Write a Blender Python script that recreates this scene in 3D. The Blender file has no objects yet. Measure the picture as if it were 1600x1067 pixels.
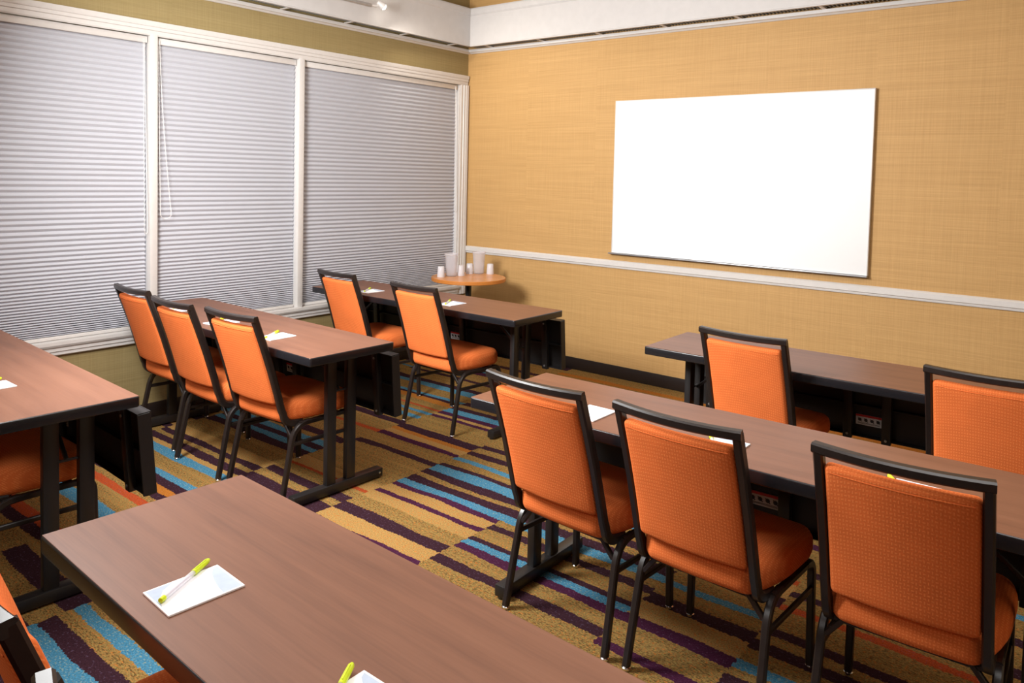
import bpy, bmesh, math, random
from mathutils import Vector, Matrix
random.seed(7)
PI = math.pi
sc = bpy.context.scene
COL = sc.collection

# ------------------------------------------------------------------ materials
class NT:
    """small helper around a node tree"""
    def __init__(s, name):
        s.m = bpy.data.materials.new(name); s.m.use_nodes = True
        s.t = s.m.node_tree; s.n = s.t.nodes; s.n.clear()
        s.out = s.n.new('ShaderNodeOutputMaterial')
    def node(s, kind, **kw):
        nd = s.n.new(kind)
        for k, v in kw.items(): setattr(nd, k, v)
        return nd
    def link(s, a, b): s.t.links.new(a, b)
    def put(s, sock, v):
        if hasattr(v, 'is_linked') or hasattr(v, 'links'): s.link(v, sock)
        else: sock.default_value = v
    def math(s, op, a, b=None, c=None, clamp=False):
        nd = s.node('ShaderNodeMath', operation=op, use_clamp=clamp)
        s.put(nd.inputs[0], a)
        if b is not None: s.put(nd.inputs[1], b)
        if c is not None: s.put(nd.inputs[2], c)
        return nd.outputs[0]
    def obj(s):
        return s.node('ShaderNodeTexCoord').outputs['Object']
    def sep(s, v):
        nd = s.node('ShaderNodeSeparateXYZ'); s.link(v, nd.inputs[0]); return nd.outputs
    def comb(s, x, y, z):
        nd = s.node('ShaderNodeCombineXYZ')
        for i, v in enumerate((x, y, z)): s.put(nd.inputs[i], v)
        return nd.outputs[0]
    def scale(s, v, sc3, loc=(0, 0, 0)):
        nd = s.node('ShaderNodeMapping'); s.link(v, nd.inputs[0])
        nd.inputs['Scale'].default_value = sc3; nd.inputs['Location'].default_value = loc
        return nd.outputs[0]
    def noise(s, v, scale=1.0, detail=2.0, rough=.5):
        nd = s.node('ShaderNodeTexNoise'); s.link(v, nd.inputs['Vector'])
        nd.inputs['Scale'].default_value = scale; nd.inputs['Detail'].default_value = detail
        nd.inputs['Roughness'].default_value = rough
        return nd.outputs['Fac']
    def rng(s, v, a, b, c=0., d=1.):
        nd = s.node('ShaderNodeMapRange'); s.put(nd.inputs[0], v)
        for i, q in enumerate((a, b, c, d)): nd.inputs[i + 1].default_value = q
        return nd.outputs[0]
    def mix(s, f, a, b, blend='MIX'):
        nd = s.node('ShaderNodeMix', data_type='RGBA', blend_type=blend)
        s.put(nd.inputs[0], f)
        for sk, v in ((nd.inputs[6], a), (nd.inputs[7], b)):
            if isinstance(v, tuple): sk.default_value = v if len(v) == 4 else (*v, 1)
            else: s.link(v, sk)
        return nd.outputs[2]
    def ramp(s, f, stops, interp='LINEAR'):
        nd = s.node('ShaderNodeValToRGB'); cr = nd.color_ramp; cr.interpolation = interp
        s.put(nd.inputs[0], f)
        while len(cr.elements) < len(stops): cr.elements.new(.5)
        for e, (p, c) in zip(cr.elements, stops):
            e.position = p; e.color = c if len(c) == 4 else (*c, 1)
        return nd
    def bump(s, h, strength=.2, dist=.001):
        nd = s.node('ShaderNodeBump'); s.link(h, nd.inputs['Height'])
        nd.inputs['Strength'].default_value = strength; nd.inputs['Distance'].default_value = dist
        return nd.outputs[0]
    def bsdf(s, col, rough=.5, spec=.5, metal=0., normal=None, **kw):
        b = s.node('ShaderNodeBsdfPrincipled')
        if isinstance(col, tuple): b.inputs['Base Color'].default_value = (*col[:3], 1)
        else: s.link(col, b.inputs['Base Color'])
        s.put(b.inputs['Roughness'], rough); b.inputs['Specular IOR Level'].default_value = spec
        b.inputs['Metallic'].default_value = metal
        if normal is not None: s.link(normal, b.inputs['Normal'])
        for k, v in kw.items(): b.inputs[k.replace('_', ' ')].default_value = v
        s.link(b.outputs[0], s.out.inputs[0])
        return b

def plain(name, col, rough=.5, spec=.5, metal=0., var=.06, vs=40., **kw):
    t = NT(name); n = t.noise(t.obj(), vs, 3)
    f = t.rng(n, .3, .7, 1 - var, 1 + var)
    c = t.mix(1., (*col, 1), t.comb(f, f, f), 'MULTIPLY')
    t.bsdf(c, rough, spec, metal, **kw)
    return t.m

def wallpaper(name, base, axis):
    """woven grasscloth; axis = index of the horizontal coordinate along the wall"""
    t = NT(name); o = t.obj(); x, y, z = t.sep(o); h = (x, y)[axis]
    strip = t.math('FLOOR', t.math('DIVIDE', h, .685))
    v1 = t.comb(t.math('MULTIPLY', h, 2.2), t.math('MULTIPLY', strip, 7.3), t.math('MULTIPLY', z, 210.))
    v2 = t.comb(t.math('MULTIPLY', h, 260.), t.math('MULTIPLY', strip, 3.1), t.math('MULTIPLY', z, 3.))
    v3 = t.comb(t.math('MULTIPLY', h, .9), 0., t.math('MULTIPLY', z, 26.))
    n1 = t.noise(v1, 1., 4, .6); n2 = t.noise(v2, 1., 3, .55); n3 = t.noise(v3, 1., 2)
    k = t.math('ADD', t.math('ADD', t.rng(n1, .25, .75, -.11, .11), t.rng(n2, .3, .7, -.06, .06)), t.rng(n3, .3, .7, -.03, .03))
    f = t.math('ADD', 1., k)
    c = t.mix(1., (*base, 1), t.comb(f, t.math('POWER', f, 1.15), t.math('POWER', f, 1.5)), 'MULTIPLY')
    t.bsdf(c, .62, .3, normal=t.bump(t.math('ADD', n1, n2), .25, .002))
    return t.m

def fabric(name, base):
    t = NT(name); o = t.obj(); x, y, z = t.sep(o)
    cell = .0088
    u = t.math('DIVIDE', x, cell); v = t.math('DIVIDE', t.math('ADD', z, t.math('MULTIPLY', y, .83)), cell)
    iu, iv = t.math('FLOOR', u), t.math('FLOOR', v)
    par = t.math('FLOORED_MODULO', t.math('ADD', iu, iv), 2.)
    fu = t.math('ABSOLUTE', t.math('SUBTRACT', t.math('FRACT', u), .5)); fv = t.math('ABSOLUTE', t.math('SUBTRACT', t.math('FRACT', v), .5))
    def dash(a, b): return t.math('MULTIPLY', t.rng(a, .13, .21, 1, 0), t.rng(b, .3, .38, 1, 0))
    d = t.math('ADD', t.math('MULTIPLY', par, dash(fu, fv)), t.math('MULTIPLY', t.math('SUBTRACT', 1., par), dash(fv, fu)))
    n = t.noise(o, 9., 3); fine = t.noise(o, 900., 2)
    k = t.math('ADD', t.rng(n, .3, .7, .93, 1.07), t.rng(fine, .3, .7, -.09, .09))
    c0 = t.mix(1., (*base, 1), t.comb(k, k, k), 'MULTIPLY')
    c = t.mix(t.math('MULTIPLY', d, .62), c0, (min(1, base[0] * 1.2), base[1] * 1.65, base[2] * 1.9, 1))
    t.bsdf(c, .85, .12, normal=t.bump(t.math('ADD', d, t.math('MULTIPLY', fine, .5)), .22, .0012))
    return t.m

def laminate(name):
    t = NT(name); o = t.obj()
    n1 = t.noise(t.scale(o, (1.6, 26., 26.)), 1., 5, .62)
    n2 = t.noise(t.scale(o, (5., 190., 60.)), 1., 3, .6)
    n3 = t.noise(t.scale(o, (1.1, 5., 5.), (3, 1, 0)), 1., 3, .5)
    k = t.math('ADD', t.math('MULTIPLY', n1, .5), t.math('ADD', t.math('MULTIPLY', n2, .22), t.math('MULTIPLY', n3, .45)))
    r = t.ramp(k, [(.36, (.104, .043, .025)), (.50, (.156, .065, .037)), (.62, (.189, .080, .045)), (.76, (.215, .094, .054))])
    t.bsdf(r.outputs[0], .40, .36, normal=t.bump(n2, .05, .0004))
    return t.m

GOLD = (.245, .146, .045); BRIGHT = (.335, .192, .062); PLUM = (.031, .0105, .0165); VIOLET = (.050, .0095, .031)
BLUE = (.045, .170, .27); RED = (.33, .055, .014); ORANGE = (.34, .118, .016); BLACK = (.03, .012, .015)
CODE = dict(g=(*GOLD, 1.), G=(*BRIGHT, .5), p=(*PLUM, 0.), v=(*VIOLET, 0.), b=(*BLUE, .2), r=(*RED, 0.), o=(*ORANGE, 0.), k=(*BLACK, 0.))
def filler(y0, y1, seed):
    r = random.Random(seed); y = y0; out = []; last = 'g'
    while y < y1:
        c = r.choice('gGpvgb') if last not in 'gG' else r.choice('ppvbro')
        if last in 'pv' and r.random() < .4: c = 'b'
        y += r.uniform(.06, .12) if c in 'gG' else r.uniform(.03, .07)
        out.append((c, min(y, y1))); last = c
    return out
def carpet():
    P = lambda s: [(q.split()[0], float(q.split()[1])) for q in s.split(',')]
    far = P('g -1.658,v -1.616,G -1.582,v -1.528,b -1.46,p -1.405,g -1.35,p -1.29,g -1.2,p -1.15,g -1.07,v -1.03,b -.98,g -.88,p -.83,G -.72,p -.66,g -.5,b -.44,g -.37,p -.32,g -.22,o -.16,g .2')
    nearL = P('g -4.42,p -4.32,b -4.18,p -4.122,g -4.058,b -4.012,g -3.93,p -3.86,g -3.74,r -3.70,g -3.6,b -3.54,p -3.48,g -3.4,o -3.35,p -3.3,g -3.2,p -3.13,G -3.07')
    c3 = nearL + P('v -3.031,G -2.935,p -2.859,g -2.759,G -2.67,v -2.633,G -2.573,v -2.535,b -2.468,p -2.405,g -2.368,p -2.299,b -2.233,p -2.195,g -2.128,b -2.076,g -2.013,p -1.955,g -1.895,p -1.841') + far
    c2 = P('g -4.5,b -4.4,p -4.2,g -4.09,p -3.99,g -3.88,b -3.82,g -3.72,p -3.66,g -3.55,r -3.51,g -3.42,p -3.36,o -3.31,p -3.26,b -3.2,g -3.1') + P('p -2.941,g -2.881,p -2.82,g -2.737,r -2.712,G -2.62,g -2.282,p -2.238,g -2.105,v -2.052,G -1.992,o -1.955,p -1.88') + far
    c1 = P('g -4.3,p -4.2,b -4.1,g -3.95,p -3.9,r -3.84,g -3.7,b -3.62,g -3.52,r -3.47,g -3.43,p -3.391,o -3.338,p -3.287,b -3.235,g -3.131,b -3.064,G -3.025,p -2.973,g -2.933,p -2.885,G -2.8,g -2.645,p -2.58,b -2.538,p -2.48,b -2.42,g -2.38,p -2.3,g -2.1,r -2.07,g -1.923,p -1.855,g -1.769,b -1.722,g -1.667,b -1.632,g -1.564,r -1.542,g -1.456,o -1.392,p -1.36,b -1.317,g -1.187,b -1.114,p -1.04,g -.9,p -.85,g -.7,v -.62,b -.55,g -.4,p -.34,g -.1,p .2')
    c4 = filler(-4.9, -3.09, 3) + P('g -2.991,p -2.931,g -2.844,v -2.798,b -2.758,p -2.717,g -2.629,p -2.581,g -2.529,b -2.468,p -2.405,g -2.368,p -2.299,g -2.2,b -2.15,p -2.10,g -1.95,p -1.89,g -1.78,p -1.72') + far
    c5 = filler(-4.9, -3.15, 4) + P('g -3.033,v -2.985,g -2.853,v -2.791,G -2.675,p -2.604,g -2.53,b -2.49,g -2.4,p -2.33,G -2.2,r -2.16,g -2.04,p -1.98,g -1.86,v -1.8') + far
    c6 = filler(-4.9, -2.94, 5) + P('p -2.878,g -2.829,b -2.786,g -2.699,p -2.64,g -2.593,p -2.543,g -2.40,r -2.365,g -2.3,p -2.25,g -2.1,p -2.05,g -1.9,b -1.86') + far
    c0 = filler(-4.9, -3.1, 9) + P('p -3.05,b -3.0,g -2.9,p -2.84,G -2.7,p -2.64,g -2.5') + filler(-2.5, .2, 11)
    t = NT('striped_carpet'); o = t.obj(); x, y, z = t.sep(o)
    wob = t.noise(t.comb(t.math('MULTIPLY', x, 2.2), t.math('MULTIPLY', y, 7.), 0.), 1., 2)
    jag = t.noise(t.comb(t.math('MULTIPLY', x, 90.), t.math('MULTIPLY', y, 60.), 3.), 1., 1)
    yy = t.math('ADD', y, t.math('ADD', t.rng(wob, .25, .75, -.014, .014), t.rng(jag, .3, .7, -.004, .004)))
    xx = t.math('ADD', x, t.rng(t.noise(t.comb(t.math('MULTIPLY', x, 40.), t.math('MULTIPLY', y, 40.), 9.), 1., 1), .3, .7, -.006, .006))
    def column(lst):
        col = alp = None
        for i in range(0, len(lst), 28):
            ch = lst[i:i + 28]
            y0 = lst[i - 1][1] if i else -9.; y1 = ch[-1][1]; lo = max(y0, ch[0][1] - .5)
            stops = []; prev = lo
            for c, e in ch:
                stops.append(((prev - lo) / (y1 - lo), CODE[c])); prev = e
            r = t.ramp(t.math('DIVIDE', t.math('SUBTRACT', yy, lo), y1 - lo, clamp=True), stops, 'CONSTANT')
            if col is None: col, alp = r.outputs[0], r.outputs[1]
            else:
                f = t.math('GREATER_THAN', yy, y0)
                col = t.mix(f, col, r.outputs[0]); alp = t.math('ADD', t.math('MULTIPLY', alp, t.math('SUBTRACT', 1., f)), t.math('MULTIPLY', r.outputs[1], f))
        return col, alp
    col, alp = column(c0)
    for x0, lst in ((.235, c1), (1.22, c2), (1.86, c3), (2.54, c4), (3.35, c5), (3.757, c6)):
        c, a = column(lst); f = t.math('GREATER_THAN', xx, x0)
        col = t.mix(f, col, c); alp = t.math('ADD', t.math('MULTIPLY', alp, t.math('SUBTRACT', 1., f)), t.math('MULTIPLY', a, f))
    # dark flecks in the gold bands, orange and green tufts in the bright ones
    fl = t.noise(t.comb(t.math('MULTIPLY', x, 70.), t.math('MULTIPLY', y, 190.), 0.), 1., 2)
    band = t.noise(t.comb(t.math('MULTIPLY', x, 1.2), t.math('MULTIPLY', y, 34.), 0.), 1., 1)
    fleck = t.math('MULTIPLY', t.rng(fl, .50, .58), t.math('MULTIPLY', t.rng(band, .34, .52), t.rng(alp, .5, .9)))
    tuft = t.noise(t.comb(t.math('MULTIPLY', x, 95.), t.math('MULTIPLY', y, 105.), 5.), 1., 2)
    tuft2 = t.noise(t.comb(t.math('MULTIPLY', x, 95.), t.math('MULTIPLY', y, 150.), 15.), 1., 2)
    isg = t.rng(alp, .3, .5)
    col = t.mix(t.math('MULTIPLY', t.math('MULTIPLY', t.rng(tuft, .54, .66), isg), .75), col, (.46, .135, .022))
    col = t.mix(t.math('MULTIPLY', t.math('MULTIPLY', t.rng(tuft2, .56, .68), isg), .6), col, (.27, .26, .08))
    col = t.mix(t.math('MULTIPLY', t.math('MULTIPLY', t.rng(tuft2, .54, .66), t.math('MULTIPLY', t.rng(alp, .1, .2), t.rng(alp, .3, .4, 1, 0))), .6), col, (.27, .31, .22))
    col = t.mix(t.math('MULTIPLY', t.math('MULTIPLY', t.rng(tuft, .60, .68), t.rng(alp, 0., .1, 1, 0)), .22), col, (.20, .14, .24))
    col = t.mix(t.math('MULTIPLY', fleck, .78), col, (.075, .045, .014))
    k = t.rng(t.noise(o, 190., 3), .3, .7, .62, 1.38)
    col = t.mix(1., col, t.comb(k, k, k), 'MULTIPLY')
    t.bsdf(col, .95, .1, normal=t.bump(t.noise(o, 420., 2), .55, .004))
    return t.m

def clear_plastic(name, tint=(.95, .95, .97), solid=.25, rough=.12):
    t = NT(name); tr = t.node('ShaderNodeBsdfTransparent'); tr.inputs[0].default_value = (*tint, 1)
    g = t.node('ShaderNodeBsdfGlossy'); g.inputs[0].default_value = (1, 1, 1, 1); g.inputs['Roughness'].default_value = rough
    d = t.node('ShaderNodeBsdfDiffuse'); d.inputs[0].default_value = (.95, .94, .96, 1)
    tl = t.node('ShaderNodeBsdfTranslucent'); tl.inputs[0].default_value = (.95, .94, .96, 1)
    n = t.rng(t.noise(t.obj(), 12., 1), .3, .7, solid * .94, solid * 1.06)
    a = t.node('ShaderNodeMixShader'); a.inputs[0].default_value = .45; t.link(d.outputs[0], a.inputs[1]); t.link(tl.outputs[0], a.inputs[2])
    m1 = t.node('ShaderNodeMixShader'); t.link(n, m1.inputs[0]); t.link(tr.outputs[0], m1.inputs[1]); t.link(a.outputs[0], m1.inputs[2])
    lw = t.node('ShaderNodeFresnel'); lw.inputs[0].default_value = 1.45
    m2 = t.node('ShaderNodeMixShader'); t.link(t.math('MULTIPLY', lw.outputs[0], .35), m2.inputs[0]); t.link(m1.outputs[0], m2.inputs[1]); t.link(g.outputs[0], m2.inputs[2])
    t.link(m2.outputs[0], t.out.inputs[0])
    return t.m

def shade_fabric(name):
    t = NT(name); o = t.obj()
    k = t.rng(t.noise(o, 600., 2), .3, .7, .96, 1.04)
    c = t.mix(1., (.56, .56, .60, 1), t.comb(k, k, k), 'MULTIPLY')
    d = t.node('ShaderNodeBsdfDiffuse'); t.link(c, d.inputs[0])
    tl = t.node('ShaderNodeBsdfTranslucent'); t.link(c, tl.inputs[0])
    m = t.node('ShaderNodeMixShader'); m.inputs[0].default_value = .18
    t.link(d.outputs[0], m.inputs[1]); t.link(tl.outputs[0], m.inputs[2]); t.link(m.outputs[0], t.out.inputs[0])
    return t.m

def emitter(name, col, s):
    t = NT(name); e = t.node('ShaderNodeEmission'); e.inputs[0].default_value = (*col, 1); e.inputs[1].default_value = s
    t.link(e.outputs[0], t.out.inputs[0]); return t.m

M = dict(
    back=wallpaper('gold_grasscloth', (.510, .300, .114), 0),
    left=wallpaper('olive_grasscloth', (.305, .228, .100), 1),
    plaster=plain('cream_wall', (.72, .60, .42), .8), ceil=plain('ceiling_white', (.82, .80, .77), .9),
    white=plain('white_trim_paint', (.64, .605, .575), .38, .5, var=.02), soffit=plain('soffit_paint', (.56, .535, .52), .5, .2, var=.025, vs=18.),
    base=plain('black_baseboard', (.018, .012, .011), .4), carpet=carpet(),
    fab=fabric('orange_weave', (.79, .173, .043)), bronze=plain('bronze_tube', (.017, .0115, .0100), .33, .5, var=.12),
    chrome=plain('chrome', (.75, .75, .76), .18, .5, 1.), lam=laminate('walnut_laminate'),
    edge=plain('black_edge', (.012, .011, .013), .26, .5), steel=plain('black_steel', (.013, .011, .011), .38, .5),
    panel=plain('black_panel', (.012, .010, .010), .45, .45), board=plain('whiteboard_enamel', (.95, .95, .95), .75, .15, var=.003),
    alu=plain('aluminium', (.45, .45, .46), .35, .5, .8), paper=plain('white_paper', (.90, .90, .92), .7, .2, var=.01),
    pale=plain('pale_blue_print', (.47, .54, .66), .7, .2), lime=plain('lime_plastic', (.62, .76, .02), .3, .5),
    barrel=clear_plastic('clear_barrel', solid=.6), ink=plain('pale_ink', (.66, .62, .74), .6),
    cherry=plain('cherry_top', (.58, .245, .075), .3, .5, var=.12, vs=12.), cherryedge=plain('cherry_edge', (.54, .185, .032), .45),
    cup=clear_plastic('frosted_cup', solid=.72), pitch=clear_plastic('clear_pitcher', solid=.28, rough=.05),
    shade=shade_fabric('pleated_shade'), glass=clear_plastic('window_pane', solid=.0, rough=.02),
    dark=plain('slot_dark', (.035, .038, .033), .6), greyslot=plain('slot_grey', (.20, .20, .18), .5),
    red=plain('label_red', (.55, .02, .02), .5), label=plain('label_white', (.62, .62, .62), .5), picto=plain('label_black', (.03, .03, .03), .5),
    bulb=emitter('bulb_glow', (1., .93, .82), 30.), satin=plain('satin_metal', (.62, .61, .60), .3, .5, .7),
    cord=plain('cord_white', (.80, .77, .74), .6))

# ------------------------------------------------------------------ mesh helpers
def finish(name, bm, mat, parent=None, smooth=True, angle=35):
    bmesh.ops.recalc_face_normals(bm, faces=bm.faces)
    me = bpy.data.meshes.new(name); bm.to_mesh(me); bm.free()
    for m in (mat if isinstance(mat, (list, tuple)) else [mat]): me.materials.append(m)
    if smooth:
        me.polygons.foreach_set('use_smooth', [True] * len(me.polygons))
        me.set_sharp_from_angle(angle=math.radians(angle))
    o = bpy.data.objects.new(name, me); COL.objects.link(o)
    if parent: o.parent = parent
    return o
def box(bm, a, b, bevel=0., seg=2, mi=0, mat=None):
    """axis-aligned box from corner a to corner b, optionally bevelled / transformed"""
    r = bmesh.ops.create_cube(bm, size=1.)
    vs = r['verts']; c = [(p + q) / 2 for p, q in zip(a, b)]; s = [abs(q - p) for p, q in zip(a, b)]
    for v in vs: v.co = Vector((c[i] + v.co[i] * s[i] for i in range(3)))
    fs = list({f for v in vs for f in v.link_faces})
    if bevel:
        es = list({e for f in fs for e in f.edges})
        r2 = bmesh.ops.bevel(bm, geom=es, offset=bevel, segments=seg, profile=.5, affect='EDGES')
        fs = list(set(r2['faces']) | {f for f in fs if f.is_valid}); vs = list({v for f in fs for v in f.verts})
    for f in fs: f.material_index = mi
    if mat is not None: bmesh.ops.transform(bm, matrix=mat, verts=vs)
    return vs
def sweep(bm, pts, w, d, side, closed=False, mi=0, ch=.18):
    """rectangular tube (w along `side`, d across it) with chamfered corners along a planar path"""
    pts = [Vector(p) for p in pts]; side = Vector(side).normalized(); n = len(pts); rings = []
    k = ch
    prof = [(-1, -1 + 2 * k), (-1 + 2 * k * d / max(w, d), -1), (1 - 2 * k * d / max(w, d), -1), (1, -1 + 2 * k), (1, 1 - 2 * k), (1 - 2 * k * d / max(w, d), 1), (-1 + 2 * k * d / max(w, d), 1), (-1, 1 - 2 * k)]
    for i, p in enumerate(pts):
        if closed: a, b = pts[i - 1], pts[(i + 1) % n]
        else: a, b = pts[max(i - 1, 0)], pts[min(i + 1, n - 1)]
        t1 = (p - a).normalized() if (p - a).length > 1e-9 else (b - p).normalized()
        t2 = (b - p).normalized() if (b - p).length > 1e-9 else t1
        t = (t1 + t2).normalized(); nn = t.cross(side).normalized(); sd = nn.cross(t).normalized() if abs(t.dot(side)) > 1e-4 else side
        m = 1. / max(.5, t.dot(t1)); 
        rings.append([bm.verts.new(p + sd * (w / 2 * u) + nn * (d / 2 * v * m)) for u, v in prof])
    R = len(prof)
    for i in range(n if closed else n - 1):
        A, B = rings[i], rings[(i + 1) % n]
        for j in range(R):
            bm.faces.new((A[j], A[(j + 1) % R], B[(j + 1) % R], B[j])).material_index = mi
    if not closed:
        bm.faces.new(rings[0]).material_index = mi; bm.faces.new(rings[-1][::-1]).material_index = mi
def arc(p0, p1, p2, r, n=6):
    """points rounding the corner p1 between p0 and p2"""
    p0, p1, p2 = map(Vector, (p0, p1, p2)); a = (p0 - p1).normalized(); b = (p2 - p1).normalized()
    return [p1 + a * r * (1 - t) ** 2 + b * r * t ** 2 for t in [i / n for i in range(n + 1)]]
def lathe(bm, prof, c=(0, 0, 0), n=32, mat=None, mi=0):
    rings = []
    for r, z in prof:
        if r < 1e-6: rings.append([bm.verts.new((c[0], c[1], c[2] + z))])
        else: rings.append([bm.verts.new((c[0] + r * math.cos(2 * PI * i / n), c[1] + r * math.sin(2 * PI * i / n), c[2] + z)) for i in range(n)])
    for A, B in zip(rings, rings[1:]):
        for i in range(n):
            j = (i + 1) % n
            if len(A) == 1 and len(B) == 1: continue
            if len(A) == 1: f = bm.faces.new((A[0], B[j], B[i]))
            elif len(B) == 1: f = bm.faces.new((A[i], A[j], B[0]))
            else: f = bm.faces.new((A[i], A[j], B[j], B[i]))
            f.material_index = mi
    vs = [v for r in rings for v in r]
    if mat is not None: bmesh.ops.transform(bm, matrix=mat, verts=vs)
    return vs
def tube(bm, pts, r, n=8, closed=False):
    pts = [Vector(p) for p in pts]; rings = []; up = Vector((0, 0, 1))
    L = len(pts)
    for i, p in enumerate(pts):
        a, b = (pts[i - 1], pts[(i + 1) % L]) if closed else (pts[max(0, i - 1)], pts[min(L - 1, i + 1)])
        t = (b - a).normalized(); q = Vector((1, 0, 0)) if abs(t.x) < .9 else Vector((0, 1, 0))
        s = t.cross(q).normalized(); w = t.cross(s)
        rings.append([bm.verts.new(p + s * r * math.cos(2 * PI * j / n) + w * r * math.sin(2 * PI * j / n)) for j in range(n)])
    for i in range(L if closed else L - 1):
        A, B = rings[i], rings[(i + 1) % L]
        for j in range(n): bm.faces.new((A[j], A[(j + 1) % n], B[(j + 1) % n], B[j]))
    if not closed: bm.faces.new(rings[0]); bm.faces.new(rings[-1][::-1])
def roundbox(bm, size, r, inner=(6, 6, 2), edge=4, fn=None):
    """cushion: subdivided box whose edges are rounded with radius r, then deformed by fn"""
    def samples(h, k):
        e = [-h + r * (1 - math.cos(PI / 2 * i / edge)) for i in range(edge + 1)]
        mid = [-(h - r) + 2 * (h - r) * i / k for i in range(1, k)]
        return e + mid + [-q for q in e[::-1]]
    H = [s / 2 for s in size]; S = [samples(H[i], inner[i]) for i in range(3)]; N = [len(s) for s in S]; V = {}
    def vert(i, j, k):
        if (i, j, k) not in V:
            p = Vector((S[0][i], S[1][j], S[2][k])); q = Vector([max(-(H[a] - r), min(H[a] - r, p[a])) for a in range(3)])
            dlt = p - q
            if dlt.length > 1e-9: p = q + dlt.normalized() * r
            V[(i, j, k)] = bm.verts.new(fn(p) if fn else p)
        return V[(i, j, k)]
    for a in range(3):
        b, c = (a + 1) % 3, (a + 2) % 3
        for end in (0, N[a] - 1):
            for i in range(N[b] - 1):
                for j in range(N[c] - 1):
                    def g(u, v):
                        ix = [0, 0, 0]; ix[a] = end; ix[b] = u; ix[c] = v; return vert(*ix)
                    q = [g(i, j), g(i + 1, j), g(i + 1, j + 1), g(i, j + 1)]
                    if len(set(q)) == 4: bm.faces.new(q)
def extrude_profile(bm, prof, p0, p1, out, up=(0, 0, 1)):
    """moulding: 2-D profile (depth along `out`, height along `up`) swept from p0 to p1"""
    p0, p1, out, up = map(Vector, (p0, p1, out, up))
    A = [bm.verts.new(p0 + out * a + up * b) for a, b in prof]; B = [bm.verts.new(p1 + out * a + up * b) for a, b in prof]
    n = len(prof)
    for i in range(n): bm.faces.new((A[i], A[(i + 1) % n], B[(i + 1) % n], B[i]))
    bm.faces.new(A); bm.faces.new(B[::-1])
def new(): return bmesh.new()
def tag(o, label, cat, group=None):
    o['label'] = label; o['category'] = cat
    if group: o['group'] = group
    return o
def empty(name, loc=(0, 0, 0), rz=0.):
    o = bpy.data.objects.new(name, None); COL.objects.link(o); o.location = loc; o.rotation_euler = (0, 0, rz); o.empty_display_size = .1
    return o
def struct(o):
    o['kind'] = 'structure'; return o
def copy_tree(o, parent=None):
    c = o.copy(); COL.objects.link(c); c.parent = parent
    for ch in list(o.children): copy_tree(ch, c)
    return c

# ------------------------------------------------------------------ room shell
XR, YF, ZC, WT = 7.6, -8.2, 3.25, .14
b = new(); box(b, (-WT, YF - WT, -.06), (XR + WT, WT, 0)); struct(finish('floor', b, M['carpet'], smooth=False))
b = new(); box(b, (-WT, YF - WT, ZC), (XR + WT, WT, ZC + .08)); struct(finish('ceiling', b, M['ceil'], smooth=False))
b = new(); box(b, (-WT, 0, 0), (XR + WT, WT, ZC)); struct(finish('wall_back', b, M['back'], smooth=False))
b = new(); box(b, (XR, YF, 0), (XR + WT, 0, ZC)); struct(finish('wall_right', b, M['plaster'], smooth=False))
b = new(); box(b, (0, YF - WT, 0), (XR + WT, YF, ZC)); struct(finish('wall_front', b, M['plaster'], smooth=False))
# window wall with one long opening
WY0, WY1, WZ0, WZ1 = -4.62, -.104, .565, 2.354
M1, M2, MW = -2.885, -1.812, .046          # mullions: start in y, width
b = new()
box(b, (-WT, YF - WT, 0), (0, 0, WZ0 - .01)); box(b, (-WT, YF - WT, WZ1 + .01), (0, 0, ZC))
box(b, (-WT, YF - WT, WZ0 - .01), (0, WY0 - .01, WZ1 + .01)); box(b, (-WT, WY1 + .01, WZ0 - .01), (0, 0, WZ1 + .01))
struct(finish('wall_left', b, M['left'], smooth=False))
# baseboards
b = new(); box(b, (.012, -.012, 0), (XR, -.0005, .096), .002); struct(finish('baseboard_back', b, M['base']))
b = new(); box(b, (.0005, YF, 0), (.012, -.0005, .096), .002); struct(finish('baseboard_left', b, M['base']))
# chair rail on the whiteboard wall
b = new(); extrude_profile(b, [(0.0005, 0), (.010, .0), (.013, .008), (.013, .014), (.019, .019), (.019, .050), (.013, .057), (.0005, .061)], (.004, 0, .858), (XR, 0, .858), (0, -1, 0))
struct(finish('trim_1', b, M['white']))
# window casing: head, right jamb, sill, stool
cas = [(.0005, 0), (.012, 0), (.016, .008), (.016, .030), (.022, .034), (.022, .052), (.026, .056), (.030, .070), (.030, .086), (.0005, .086)]
b = new(); extrude_profile(b, cas, (0, WY0 - .09, WZ1), (0, -.016, WZ1), (1, 0, 0)); struct(finish('trim_2', b, M['white'], angle=20))
b = new(); extrude_profile(b, cas, (0, WY1, WZ0 - .08), (0, WY1, WZ1 + .002), (1, 0, 0), (0, 1, 0)); struct(finish('trim_3', b, M['white'], angle=20))
b = new(); extrude_profile(b, [(.0005, -.083), (.012, -.083), (.020, -.076), (.020, -.060), (.026, -.055), (.026, -.035), (.034, -.030), (.040, -.018), (.040, 0), (-.03, 0), (-.03, -.02), (.0005, -.02)], (0, WY0 - .09, WZ0), (0, WY1, WZ0), (1, 0, 0)); struct(finish('trim_4', b, M['white'], angle=20))
for i, y in enumerate((M1, M2)):
    b = new(); box(b, (-.085, y, WZ0), (.018, y + MW, WZ1 + .012), .003); struct(finish(f'trim_{5 + i}', b, M['white']))
b = new(); box(b, (-.085, WY1 - .012, WZ0), (.004, WY1, WZ1), .002); struct(finish('trim_7', b, M['white']))
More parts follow.
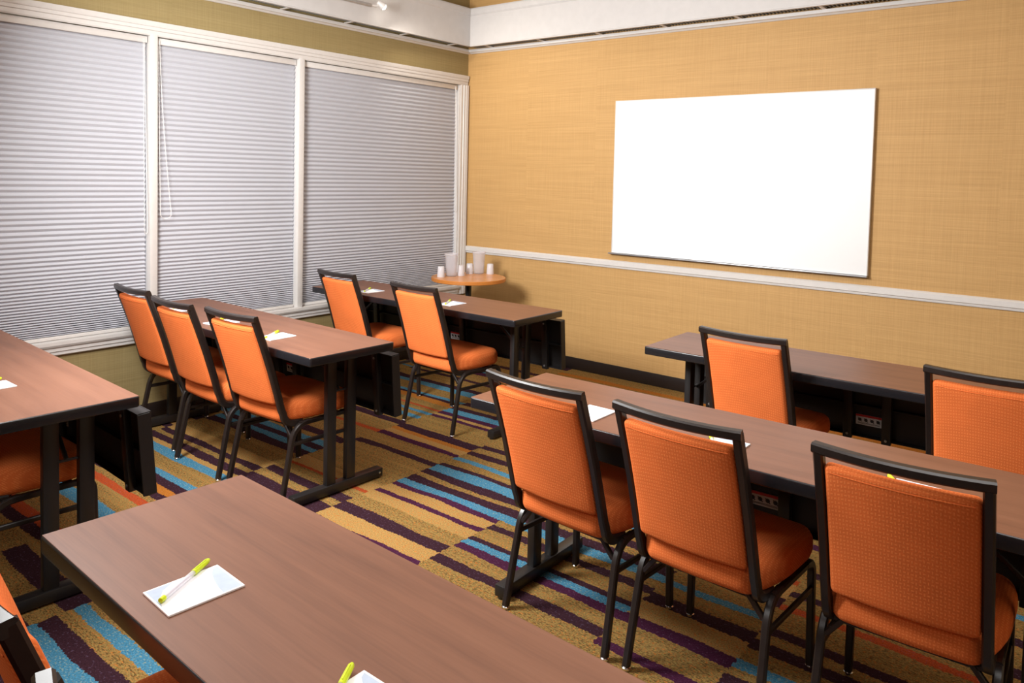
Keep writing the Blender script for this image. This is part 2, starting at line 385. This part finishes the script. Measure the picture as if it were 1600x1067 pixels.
# windows behind the blinds
bays = [(WY0, M1), (M1 + MW, M2), (M2 + MW, WY1 - .012)]
for i, (y0, y1) in enumerate(bays):
    b = new(); f = .045; x0, x1 = -.125, -.088
    box(b, (x0, y0, WZ0), (x1, y0 + f, WZ1), .003); box(b, (x0, y1 - f, WZ0), (x1, y1, WZ1), .003)
    box(b, (x0, y0 + f, WZ0), (x1, y1 - f, WZ0 + f), .003); box(b, (x0, y0 + f, WZ1 - f), (x1, y1 - f, WZ1), .003)
    w = struct(finish(f'window_{i + 1}', b, M['white']))
    b = new(); box(b, (-.109, y0 + f - .004, WZ0 + f - .004), (-.104, y1 - f + .004, WZ1 - f + .004)); finish('pane', b, M['glass'], w, False)
# soffit with slot vent along both walls
SD, SZ, ST = .154, 2.6715, 3.0
def soffit(idx, horizontal):
    b = new()
    # profile (depth from wall, height): box beam with moulded upper lip
    prof = [(.130, 0), (SD, 0), (SD, .008), (SD - .004, .012), (SD - .004, .262), (SD, .266), (SD + .006, .276), (SD + .006, .316), (SD, ST - SZ), (.130, ST - SZ)]
    if horizontal: extrude_profile(b, prof, (.130, 0, SZ), (XR, 0, SZ), (0, -1, 0))
    else: extrude_profile(b, prof, (0, -.130, SZ), (0, YF, SZ), (1, 0, 0))
    struct(finish(f'trim_{idx}', b, M['soffit'], angle=20))
    b = new(); pw = [(.0005, -.036), (.010, -.036), (.022, -.026), (.034, -.022), (.034, .0), (.0005, .0)]
    if horizontal: extrude_profile(b, pw, (.034, 0, SZ), (XR, 0, SZ), (0, -1, 0))
    else: extrude_profile(b, pw, (0, -.0005, SZ), (0, YF, SZ), (1, 0, 0))
    struct(finish(f'trim_{idx + 1}', b, M['white'], angle=20))
soffit(8, True); soffit(10, False)
def slot(name, horizontal, label):
    r = empty(name, (.0, 0, SZ))
    tag(r, label, 'air vent')
    b = new()
    e = .035
    if horizontal: box(b, (.106, -.1295, .030), (XR - .001, -.0005, .036))
    else: box(b, (.0005, YF + .001, .030), (.1295, -.131, .036))
    finish('duct', b, M['dark'], r, False)
    b = new()
    k = 0
    while .14 + k * .024 < 7.4:
        q = .14 + k * .024; k += 1
        if horizontal: box(b, (q - .003, -.1290, .006), (q + .003, -.0345, .030))
        else: box(b, (.0345, -q - .003, .014), (.1290, -q + .003, .030))
    finish('louver', b, M['greyslot'], r, False)
    n = 14
    for k in range(n):
        q = -.30 - k * .56
        b = new()
        if horizontal: box(b, (-q - .012, -.1295, .0), (-q + .012, -.0345, .005), .001)
        else: box(b, (.0345, q - .012, .0), (.1295, q + .012, .005), .001)
        finish('divider', b, M['white'], r)
slot('slot_vent', True, 'long dark slot air vent under the white soffit above the whiteboard')
slot('slot_vent', False, 'long dark slot air vent under the soffit above the window blinds')

# ------------------------------------------------------------------ blinds
def blind(y0, y1, label, cord):
    r = empty('pleated_blind', (-.03, (y0 + y1) / 2, 0)); hw = (y1 - y0) / 2 - .006
    tag(r, label, 'window blind', 'white pleated blinds over the windows')
    hr, br = .040, .020
    b = new(); box(b, (-.022, -hw, WZ1 - hr - .003), (.022, hw, WZ1 - .003), .003); finish('headrail', b, M['white'], r)
    b = new(); box(b, (-.014, -hw, WZ0 + .002), (.014, hw, WZ0 + .002 + br), .003); finish('bottom_rail', b, M['white'], r)
    zt, zb = WZ1 - hr - .003, WZ0 + .002 + br
    # pleats hang open at the top and close up toward the bottom
    zs = [zt]; 
    while True:
        t = (zt - zs[-1]) / (zt - zb); p = .0335 - .004 * t if t < .68 else .0308 - .020 * (t - .68) / .32
        if zs[-1] - p < zb + .004: break
        zs.append(zs[-1] - p)
    zs.append(zb)
    prof = []
    for a, c in zip(zs, zs[1:]):
        h = a - c; amp = .0085
        for f, q in ((0, -.5), (.06, -.42), (.42, .46), (.5, .5), (.58, .46), (.94, -.42)):
            prof.append((q * amp * 1.6, a - f * h))
    prof.append((-.5 * .0136, zb))
    b = new(); n = 2
    rows = [[b.verts.new((x, y, z)) for y in (-hw + .004, hw - .004)] for x, z in prof]
    rows2 = [[b.verts.new((x - .0012, y, z)) for y in (-hw + .004, hw - .004)] for x, z in prof]
    for A, B, A2, B2 in zip(rows, rows[1:], rows2, rows2[1:]):
        b.faces.new((A[0], A[1], B[1], B[0])); b.faces.new((A2[1], A2[0], B2[0], B2[1]))
        b.faces.new((A[0], B[0], B2[0], A2[0])); b.faces.new((B[1], A[1], A2[1], B2[1]))
    finish('shade', b, M['shade'], r, True, 60)
    if cord:
        b = new(); cy, zl, wd = cord; yy = cy - r.location.y; pts = []
        top = WZ1 - .02
        for i in range(17): 
            t = i / 16; pts.append((.030 + .012 * t, yy + .02 * (1 - t) * 0 + wd * .1 * t, top + (zl + .03 - top) * t))
        for i in range(1, 9):
            a = PI * i / 8; pts.append((.042, yy + wd * .1 + wd / 2 - wd / 2 * math.cos(a), zl + .03 - .03 * math.sin(a)))
        for i in range(1, 17):
            t = 1 - i / 16; k = t ** 1.6; pts.append((.030 + .012 * t, yy + .008 + (wd * 1.1 - .008) * k, top + (zl + .03 - top) * t))
        tube(b, pts, .0016, 6); finish('pull_cord', b, M['cord'], r)
    return r
blind(*bays[0], 'wide white pleated window blind at the far left, cut by the photo edge', (M1 - .035, 1.15, .02))
blind(*bays[1], 'narrower white pleated blind between the two mullions with a looped cord at its left', (M1 + MW + .012, 1.24, .07))
blind(*bays[2], 'white pleated window blind nearest the corner, beside the round table', (WY1 - .06, 1.23, .03))

# ------------------------------------------------------------------ whiteboard
wb = tag(empty('whiteboard', (2.496, 0, .97)), 'large blank white board mounted on the gold wall', 'whiteboard')
hw, hh = .932, 1.182
b = new(); box(b, (-hw + .006, -.030, .012), (hw - .006, -.006, hh - .004), .002); finish('writing_surface', b, M['board'], wb)
b = new()
box(b, (-hw, -.032, hh - .006), (hw, -.0005, hh), .001); box(b, (-hw, -.032, 0.012), (-hw + .006, -.0005, hh - .006), .001); box(b, (hw - .006, -.032, 0.012), (hw, -.0005, hh - .006), .001)
finish('frame', b, M['white'], wb)
b = new(); box(b, (-hw - .022, -.046, 0), (hw, -.0005, .010), .002); finish('pen_ledge', b, M['alu'], wb)

# ------------------------------------------------------------------ track light
tl = tag(empty('track_light', (.25, -1.33, 2.79)), 'white track light with a glowing bulb on the soffit above the blinds', 'light')
b = new(); sweep(b, [(0, -.03, 0), (0, -2.6, 0)], .024, .024, (1, 0, 0)); finish('rail', b, M['alu'], tl)
for y in (-.55, -1.5, -2.45):
    b = new(); box(b, (-.0995, y - .012, -.008), (-.011, y + .012, .008), .002); finish('bracket', b, M['satin'], tl)
b = new(); sweep(b, [(0, -.03, 0), (.0, .02, .004), (.01, .055, .016)], .016, .016, (1, 0, 0)); finish('arm', b, M['white'], tl)
mt = Matrix.Translation((.012, .062, .018)) @ Matrix.Rotation(math.radians(55), 4, 'X') @ Matrix.Rotation(math.radians(160), 4, 'Y')
b = new(); lathe(b, [(0, -.035), (.014, -.034), (.019, -.02), (.026, .008), (.028, .022), (.026, .022), (.022, .010), (0, .008)], n=20, mat=mt); h = finish('lamp_head', b, M['white'], tl)
b = new(); lathe(b, [(0, .009), (.018, .012), (.022, .022), (.016, .034), (0, .038)], n=20, mat=mt); finish('bulb', b, M['bulb'], h)

# ------------------------------------------------------------------ chair prototype
def make_chair():
    r = empty('banquet_chair')
    Wp, H = .1855, .899
    post = lambda s: [(s * Wp, -.345, H - .013)] + [(s * (Wp + .002 * t), -.345 + .157 * t + .008 * math.sin(PI * t), H - .013 - .486 * t) for t in (.25, .5, .75, .92)] + arc((s * (Wp + .002), -.195, .45), (s * (Wp + .002), -.181, .366), (s * (Wp + .002), -.09, .362), .055) + [(s * (Wp + .002), -.085, .362)]
    b = new()
    for s in (-1, 1): sweep(b, post(s), .025, .032, (1, 0, 0))
    rail = []
    for i in range(15):
        u = -1 + 2 * i / 14; rail.append((u * (Wp + .0125), -.345 - .022 * (1 - u * u), H - .014 - .003 * (1 - u * u)))
    sweep(b, rail, .027, .028, (0, -.06, .998)); finish('back_frame', b, M['bronze'], r)
    # padded back between the posts
    z0, z1 = .462, .846; th = .046
    def bend(p):
        u = p.x / .174; z = (z0 + z1) / 2 + p.y; t = (H - z) / .5
        yc = -.345 + .157 * t + .008 * math.sin(PI * min(1, t)) - .018 * (1 - min(1, u * u))
        bulge = .006 * (1 - min(1, u * u)) * (1 - (p.y / .2) ** 2)
        return Vector((p.x, yc + p.z + (bulge if p.z > 0 else -bulge * .3), z))
    b = new(); roundbox(b, (.347, z1 - z0, th), .017, (10, 10, 2), 4, bend); pad = finish('backrest', b, M['fab'], r, True, 60)
    b = new(); pts = []
    for i in range(21):
        u = -1 + i / 10; p = bend(Vector((u * .160, (z1 - z0) / 2 - .020, -th / 2 + .001))); pts.append(p)
    tube(b, pts, .0022, 6); finish('piping', b, M['fab'], pad)
    # seat cushion, wider in front
    def seat(p):
        v = (p.y + .2025) / .405; w = .845 + .27 * min(1, v / .55) * (2 - min(1, v / .55)) * .93 + .03 * v - .15 * max(0, (v - .80) / .20) ** 2
        crown = .010 * (1 - min(1, (p.x / .2) ** 2)) * (1 - (2 * v - 1) ** 2) if p.z > 0 else 0
        dip = -.012 * max(0, (v - .8) / .2) ** 2 if p.z > 0 else 0
        return Vector((p.x * w, p.y + .002 - .010 * (1 - min(1, (p.x / .2) ** 2)) * (1 - v), .421 + p.z + crown + dip))
    b = new(); roundbox(b, (.405, .405, .106), .040, (8, 8, 2), 5, seat); finish('seat', b, M['fab'], r, True, 60)
    # seat frame: side rails, cross bars, small braces to the rear legs
    b = new()
    for s in (-1, 1):
        sweep(b, [(s * .204, -.11, .357), (s * .207, .165, .357)], .022, .022, (1, 0, 0))
        sweep(b, [(s * .150, -.155, .366), (s * .196, -.150, .306)], .016, .016, (0, 1, 0))
    for y in (-.085, .12): sweep(b, [(-.205, y, .357), (.205, y, .357)], .022, .020, (0, 1, 0))
    box(b, (-.17, -.16, .364), (.17, .16, .374)); sweep(b, [(-.188, -.150, .362), (.188, -.150, .362)], .02, .018, (0, 1, 0)); finish('seat_frame', b, M['bronze'], r)
    for s in (-1, 1):
        for rear in (True, False):
            if rear: pts = [(s * .215, -.212, .012)] + arc((s * .215, -.212, .012), (s * .206, -.140, .358), (s * .204, -.05, .358), .075) + [(s * .204, -.055, .358)]
            else: pts = [(s * .212, .203, .012)] + arc((s * .212, .203, .012), (s * .207, .198, .358), (s * .207, .1, .358), .05) + [(s * .207, .14, .358)]
            b = new(); sweep(b, pts, .023, .025, (1, 0, 0)); lg = finish('leg', b, M['bronze'], r)
            x, y = pts[0][:2]
            b = new(); lathe(b, [(0, 0), (.012, 0), (.0145, .003), (.0145, .009), (.010, .014), (0, .016)], (x, y, 0), 16); finish('glide', b, M['chrome'], lg)
        b = new(); sweep(b, [(s * .210, -.157, .270), (s * .2095, .200, .262)], .014, .018, (1, 0, 0)); finish('stretcher', b, M['bronze'], r)
    return r
chair = make_chair()
CH = [  # x, y, rotation, label
    (.4488, -2.8476, -.0272, 'orange banquet chair closest to the windows, leftmost of three at the table by the blinds'),
    (.9990, -2.9051, -.0327, 'orange banquet chair in the middle of three at the table by the blinds'),
    (1.4600, -2.8732, .0226, 'orange banquet chair nearest the aisle, right of three at the table by the blinds'),
    (.6496, -1.6013, -.0591, 'orange banquet chair at the far left table, the one nearer the window'),
    (1.4131, -1.6417, -.0419, 'orange banquet chair by the aisle at the far left table near the round table'),
    (3.2289, -2.8544, -.0487, 'large orange banquet chair nearest the aisle at the middle right table, left of three'),
    (3.7337, -2.8689, -.0401, 'large orange banquet chair in the middle of three at the middle right table'),
    (4.2752, -2.8237, .0252, 'large orange banquet chair at bottom right of the photo, rightmost of three'),
    (3.4134, -1.598, -.0442, 'orange banquet chair at the table below the whiteboard, left of its two'),
    (4.3240, -1.6804, 0., 'orange banquet chair below the whiteboard cut by the right photo edge'),
    (3.303, -4.402, -0.13, 'orange banquet chair in the bottom left corner, only frame and pad edge showing'),
    (3.845, -4.457, -.10, 'orange banquet chair at the bottom edge, only a glint of its top rail showing'),
    (1.42, -4.09, 0., 'orange chair seat visible behind the table legs at the left photo edge'),
    (.90, -4.08, 0., 'orange chair seat in shadow under the left edge table, deeper in than its neighbour')]
for i, (x, y, a, lab) in enumerate(CH):
    c = chair if i == 0 else copy_tree(chair)
    c.location = (x, y, 0); c.rotation_euler = (0, 0, a); tag(c, lab, 'chair', 'orange banquet chairs')

# ------------------------------------------------------------------ training table prototype
TL, TD, TH = 1.83, .486, .737
def make_table():
    r = empty('training_table'); hx, hy = TL / 2, TD / 2
    b = new(); box(b, (-hx + .0035, -hy + .0035, TH - .012), (hx - .0035, hy - .0035, TH), .0006, 1); top = finish('tabletop', b, M['lam'], r)
    b = new()
    vs = box(b, (-hx, -hy, TH - .040), (hx, hy, TH - .0006), 0)
    es = [e for e in b.edges if abs(e.verts[0].co.z - e.verts[1].co.z) > .02]
    bmesh.ops.bevel(b, geom=es, offset=.012, segments=4, profile=.5, affect='EDGES')
    es = [e for e in b.edges if abs(e.verts[0].co.z - e.verts[1].co.z) < 1e-6 and (abs(e.verts[0].co.x) > hx - .02 or abs(e.verts[0].co.y) > hy - .02) and len([f for f in e.link_faces if abs(f.normal.z) > .9]) == 1]
    b.normal_update()
    es = [e for e in b.edges if len([f for f in e.link_faces if abs(f.normal.z) > .9]) == 1]
    bmesh.ops.bevel(b, geom=es, offset=.0045, segments=3, profile=.5, affect='EDGES')
    finish('edge_band', b, M['edge'], top)
    for s, ins in ((-1, .130), (1, .190)):
        lx = s * (hx - ins)
        b = new()
        for y in (.010, .128): box(b, (lx - .016, y - .026, .048), (lx + .016, y + .026, TH - .041), .003)
        box(b, (lx - .03, -.08, TH - .052), (lx + .03, .18, TH - .0405), .002)
        lg = finish('leg', b, M['steel'], r)
        b = new(); box(b, (lx - .024, -hy + .040, .008), (lx + .024, hy + .082, .052), .004); ft = finish('foot', b, M['steel'], lg)
        for y in (-hy + .055, hy + .066):
            b = new(); lathe(b, [(0, 0), (.014, 0), (.014, .010), (0, .010)], (lx, y, 0), 14); finish('glide', b, M['steel'], lg)
        b = new(); mt = Matrix.Translation((lx + s * .0235, hy + .062, .030)) @ Matrix.Rotation(s * PI / 2, 4, 'Y')
        lathe(b, [(.006, 0), (.006, .0015), (0, .002)], (0, 0, 0), 12, mt)
        finish('screw', b, M['chrome'], lg)
        b = new(); sweep(b, [(lx - s * .24, .068, TH - .050), (lx - s * .014, .068, .50)], .014, .014, (0, 1, 0)); box(b, (lx - .004, .034, .496), (lx + .004, .104, .504)); finish('brace', b, M['steel'], r)
    # modesty panel: shallow steel tray hung from the rear edge, leaning out at the bottom
    lean = math.atan(.024 / .31)
    mt = Matrix.Translation((0, hy - .004, .668)) @ Matrix.Rotation(-lean, 4, 'X').inverted()
    px = hx - .012
    b = new()
    box(b, (-px, .040, -.312), (px, .046, 0), .001, 1, mat=mt)
    box(b, (-px, -.004, -.004), (px, .040, 0), .001, 1, mat=mt); box(b, (-px, .004, -.312), (px, .040, -.308), .001, 1, mat=mt)
    for s in (-1, 1): box(b, (s * px - .004, -.004, -.308), (s * px + .004, .0405, -.004), .001, 1, mat=mt)
    box(b, (-px, .018, -.168), (px, .040, -.160), .001, 1, mat=mt)
    pn = finish('modesty_panel', b, M['panel'], r)
    for x in (-.085, .085, -hx + .135, hx - .135):
        b = new(); box(b, (x - .020, -.012, -.322), (x + .020, .016, .004), .003, mat=mt); box(b, (x - .012, -.006, .0), (x + .012, .010, .0285), .001, mat=mt)
        br = finish('bracket', b, M['steel'], pn)
    b = new()
    for x in (-.085, .085, -hx + .135, hx - .135):
        for z in (-.03, -.30): lathe(b, [(.006, 0), (.006, .003), (0, .004)], (0, 0, 0), 10, mt @ Matrix.Translation((x, -.012, z)) @ Matrix.Rotation(PI / 2, 4, 'X'))
    finish('bolt', b, M['alu'], pn)
    b = new(); w, z0, z1 = .058, -.262, -.212
    box(b, (-w, .036, z0), (w, .0395, z1), mi=0, mat=mt); box(b, (-w, .0350, z1 - .010), (w, .0359, z1), mi=1, mat=mt)
    for k in range(4):
        x = -.040 + k * .027
        lathe(b, [(.008, 0), (.008, .0006), (0, .0007)], (0, 0, 0), 12, mt @ Matrix.Translation((x, .0359, -.237)) @ Matrix.Rotation(PI / 2, 4, 'X'), 2)
        sweep(b, [mt @ Vector((x - .008, .0350, -.229)), mt @ Vector((x + .009, .0350, -.246))], .0016, .003, (0, 1, 0), mi=2)
    for z in (-.252, -.256): box(b, (-w + .01, .0352, z), (w - .01, .0359, z + .0015), mi=2, mat=mt)
    finish('warning_label', b, [M['label'], M['red'], M['picto']], pn, False)
    return r
table = make_table()
TB = [  # front-left corner x, y, rotation, label
    (.1755, -1.804, .0132, 'brown laminate training table in the far row, in front of the round table'),
    (.0990, -3.079, -.0200, 'brown laminate training table with three chairs alongside the window blinds'),
    (.1069, -4.272, -.0442, 'brown laminate training table cut off by the left photo edge'),
    (2.863, -1.836, .0131, 'brown laminate training table against the wall below the whiteboard'),
    (2.8226, -3.070, .0155, 'brown laminate training table on the right with three large chairs in front'),
    (2.8424, -4.511, -.0349, 'nearest brown laminate training table, filling the bottom of the photo')]
def t_point(i, lx, ly):
    x, y, a = TB[i][:3]; return (x + lx * math.cos(a) - ly * math.sin(a), y + lx * math.sin(a) + ly * math.cos(a))
for i, (x, y, a, lab) in enumerate(TB):
    c = table if i == 0 else copy_tree(table)
    dl, dr = ((0, 0), (-.06, 0), (0, 0), (0, .08), (0, .08), (0, 0))[i]
    for ch in c.children:
        if ch.name.split('.')[0] in ('leg', 'brace'): ch.location.x = dl if sum(v.co.x for v in ch.data.vertices) < 0 else dr
    cx, cy = t_point(i, TL / 2, TD / 2); c.location = (cx, cy, 0); c.rotation_euler = (0, 0, a); tag(c, lab, 'table', 'brown training tables')

# ------------------------------------------------------------------ notepads and pens
def make_pad():
    r = empty('notepad')
    b = new(); box(b, (-.056, -.075, 0), (.056, .075, .004), .0006, 1); sh = finish('sheets', b, M['paper'], r)
    b = new()
    def blob(pts):
        f = b.faces.new([b.verts.new((x, y, .0042)) for x, y in pts]); e = bmesh.ops.extrude_face_region(b, geom=[f])
        for v in e['geom']:
            if isinstance(v, bmesh.types.BMVert): v.co.z -= .0003
    blob([(-.050, .070), (.052, .070), (.052, .032), (.030, .034), (.0, .040), (-.030, .050), (-.045, .060)])
    blob([(-.052, -.071), (.020, -.071), (-.010, -.062), (-.035, -.045), (-.048, -.025), (-.052, -.01)])
    finish('printed_corner', b, M['pale'], r, False)
    return r
def make_pen():
    r = empty('pen'); L = .150; R = .0052
    ax = Matrix.Rotation(-PI / 2, 4, 'X')         # lathe axis z -> local +y
    b = new(); lathe(b, [(0, -.063), (R, -.0625), (R, .030), (R * .95, .031), (0, .032)], (0, 0, 0), 16, Matrix.Translation((0, 0, R + .001)) @ ax); finish('barrel', b, M['barrel'], r)
    b = new(); lathe(b, [(0, -.0625), (.0017, -.062), (.0017, .028), (0, .029)], (0, 0, 0), 8, Matrix.Translation((0, 0, R + .001)) @ ax); finish('ink_tube', b, M['ink'], r)
    b = new(); lathe(b, [(0, .030), (.0061, .030), (.0061, .060), (.0056, .078), (.0034, .084), (0, .085)], (0, 0, 0), 16, Matrix.Translation((0, 0, R + .001)) @ ax); box(b, (-.0013, .036, R * 2 + .0008), (.0013, .074, R * 2 + .0030), .0005, 1); finish('cap', b, M['lime'], r)
    b = new(); lathe(b, [(0, -.074), (.0049, -.073), (.0054, -.066), (.0054, -.062), (0, -.0615)], (0, 0, 0), 16, Matrix.Translation((0, 0, R + .001)) @ ax); finish('end_plug', b, M['lime'], r)
    return r
pad0, pen0 = make_pad(), make_pen()
PADS = [  # centre x, y, rot, where it lies
    (3.308, -4.406, -.06, 'in full view on the nearest table'),
    (3.800, -4.428, 0., 'cut by the bottom photo edge on the nearest table'),
    (1.448, -2.958, .02, 'at the aisle end of the table by the blinds'),
    (.947, -2.957, 0., 'in the middle of the table by the blinds'),
    (.450, -2.960, .05, 'at the window end of the table by the blinds'),
    (1.372, -1.622, 0., 'at the aisle end of the far left table'),
    (.635, -1.652, .03, 'at the window end of the far left table'),
    (3.264, -2.930, 0., 'left of three on the middle right table'),
    (3.747, -2.934, 0., 'middle of three on the middle right table'),
    (4.272, -2.925, 0., 'right of three on the middle right table'),
    (1.470, -4.190, 0., 'on the table at the left photo edge')]
for i, (x, y, a, where) in enumerate(PADS):
    p = pad0 if i == 0 else copy_tree(pad0); q = pen0 if i == 0 else copy_tree(pen0)
    p.location = (x, y, TH + .0002); p.rotation_euler = (0, 0, a); tag(p, 'white notepad ' + where, 'notepad', 'white notepads on the tables')
    c, s = math.cos(a), math.sin(a); dx, dy = -.031, -.006
    q.location = (x + dx * c - dy * s, y + dx * s + dy * c, TH + .0041); q.rotation_euler = (0, 0, .55 + a); tag(q, 'lime capped pen on the notepad ' + where, 'pen', 'lime capped pens on the notepads')

# ------------------------------------------------------------------ round table with pitchers and cups
RX, RY, RH = .5565, -.559, .735
rt = tag(empty('round_table', (RX, RY, 0)), 'small round orange wood pedestal table in the corner', 'table')
b = new(); lathe(b, [(0, RH - .004), (.296, RH - .004), (.298, RH - .001), (.297, RH), (0, RH)], n=64); tp = finish('tabletop', b, M['cherry'], rt)
b = new(); lathe(b, [(0, RH - .030), (.296, RH - .030), (.300, RH - .027), (.300, RH - .004), (.298, RH - .0015), (.2965, RH - .004), (0, RH - .005)], n=64); finish('edge_band', b, M['cherryedge'], tp)
b = new(); lathe(b, [(0, .03), (.024, .03), (.024, RH - .045), (.09, RH - .040), (.09, RH - .031), (0, RH - .031)], n=28); finish('column', b, M['steel'], rt)
b = new(); lathe(b, [(0, 0), (.215, 0), (.220, .006), (.210, .014), (.06, .034), (.03, .045), (0, .045)], n=48); finish('base', b, M['steel'], rt)
def make_pitcher():
    r = empty('pitcher')
    b = new(); lathe(b, [(0, 0), (.040, 0), (.043, .004), (.047, .08), (.052, .165), (.055, .176), (.055, .182), (.051, .182), (.049, .170), (.044, .08), (.039, .008), (0, .007)], n=40); bd = finish('body', b, M['pitch'], r)
    b = new(); pts = [(.052, 0, .158), (.070, 0, .156), (.084, 0, .138), (.086, 0, .105), (.079, 0, .070), (.064, 0, .046), (.044, 0, .042)]
    tube(b, pts, .0045, 8); finish('handle', b, M['pitch'], r)
    b = new(); lathe(b, [(.0555, .170), (.0585, .174), (.0585, .182), (.0555, .185), (.0515, .183)], n=40); finish('rim', b, M['pitch'], r)
    return r
def make_cup():
    b = new(); lathe(b, [(.0305, 0), (.0310, .002), (.0255, .082), (.0225, .086), (0, .086), (0, .083), (.0215, .083), (.0240, .079), (.0285, .002), (.0295, 0)], n=32)
    return finish('tumbler', b, M['cup'], None)
pit0, cup0 = make_pitcher(), make_cup()
for i, (x, y, rz, lab) in enumerate([(.430, -.630, 2.2, 'clear plastic pitcher on the round table, the one in front of the blind'), (.475, -.345, 2.0, 'clear plastic pitcher on the round table, the one in front of the gold wall')]):
    p = pit0 if i == 0 else copy_tree(pit0); p.location = (x, y, RH); p.rotation_euler = (0, 0, rz); tag(p, lab, 'pitcher', 'clear pitchers on the round table')
for i, (x, y, lab) in enumerate([(.413, -.732, 'frosted tumbler upside down left of the pitcher by the blind'), (.462, -.550, 'frosted tumbler upside down right of the pitcher by the blind'),
                                 (.430, -.408, 'frosted tumbler upside down left of the pitcher by the gold wall'), (.555, -.290, 'frosted tumbler upside down right of the pitcher by the gold wall')]):
    p = cup0 if i == 0 else cup0.copy()
    if i: COL.objects.link(p)
    p.location = (x, y, RH); tag(p, lab, 'cup', 'frosted tumblers on the round table')

# ------------------------------------------------------------------ light
w = bpy.data.worlds.new('world'); sc.world = w; w.use_nodes = True
w.node_tree.nodes['Background'].inputs[0].default_value = (.80, .88, 1., 1); w.node_tree.nodes['Background'].inputs[1].default_value = 1.2
def area(name, loc, target, size, power, col=(1, 1, 1), sy=None):
    l = bpy.data.lights.new(name, 'AREA'); l.energy = power; l.color = col
    if sy: l.shape = 'RECTANGLE'; l.size = size; l.size_y = sy
    else: l.shape = 'DISK'; l.size = size
    o = bpy.data.objects.new(name, l); COL.objects.link(o); o.location = loc
    o.rotation_euler = (Vector(target) - Vector(loc)).to_track_quat('-Z', 'Y').to_euler(); return o
area('key_lamp', (1.62, -4.15, 2.22), (2.7, -.45, 1.15), 1.0, 135, (1., 1., .99))
area('fill_lamp', (4.4, -3.6, 3.22), (4.4, -3.6, 0), 1.6, 44, (1., .97, .94), 1.6)  # unseen overhead fill light, added to soften the key
area('fill_lamp', (2.4, -6.6, 3.1), (.3, -3.4, 1.3), 1.2, 38, (1., .98, .96), 1.2)  # fill light added to brighten the left blinds, no fixture there
sp = bpy.data.lights.new('track_bulb', 'SPOT'); sp.energy = 29; sp.spot_size = 2.2; sp.spot_blend = 1.; sp.color = (1., .93, .82); sp.shadow_soft_size = .03
so = bpy.data.objects.new('track_bulb', sp); COL.objects.link(so); so.location = (.30, -1.24, 2.78); so.rotation_euler = (Vector((.9, 0, 1.7)) - so.location).to_track_quat('-Z', 'Y').to_euler()

# ------------------------------------------------------------------ camera
F, PPY, YAW, PIT, ROL = 1200.4578, 332.3659, -.675811, -.0470013, .0232858
cam = bpy.data.cameras.new('camera'); co = bpy.data.objects.new('camera', cam); COL.objects.link(co)
f = Vector((math.sin(YAW) * math.cos(PIT), math.cos(YAW) * math.cos(PIT), math.sin(PIT))); r = Vector((math.cos(YAW), -math.sin(YAW), 0)); u = r.cross(f)
r2 = r * math.cos(ROL) + u * math.sin(ROL); u2 = -r * math.sin(ROL) + u * math.cos(ROL)
co.matrix_world = Matrix(((r2.x, u2.x, -f.x, 4.681484), (r2.y, u2.y, -f.y, -5.163950), (r2.z, u2.z, -f.z, 1.551508), (0, 0, 0, 1)))
cam.sensor_width = 36.; cam.sensor_fit = 'HORIZONTAL'; cam.lens = F * 36. / 1600.; cam.shift_x = 0.; cam.shift_y = -(533.5 - PPY) / 1600.
cam.clip_start = .02
sc.camera = co
v = sc.view_settings; v.view_transform = 'Standard'; v.look = 'None'; v.gamma = 1.; v.use_curve_mapping = False; v.exposure = .35
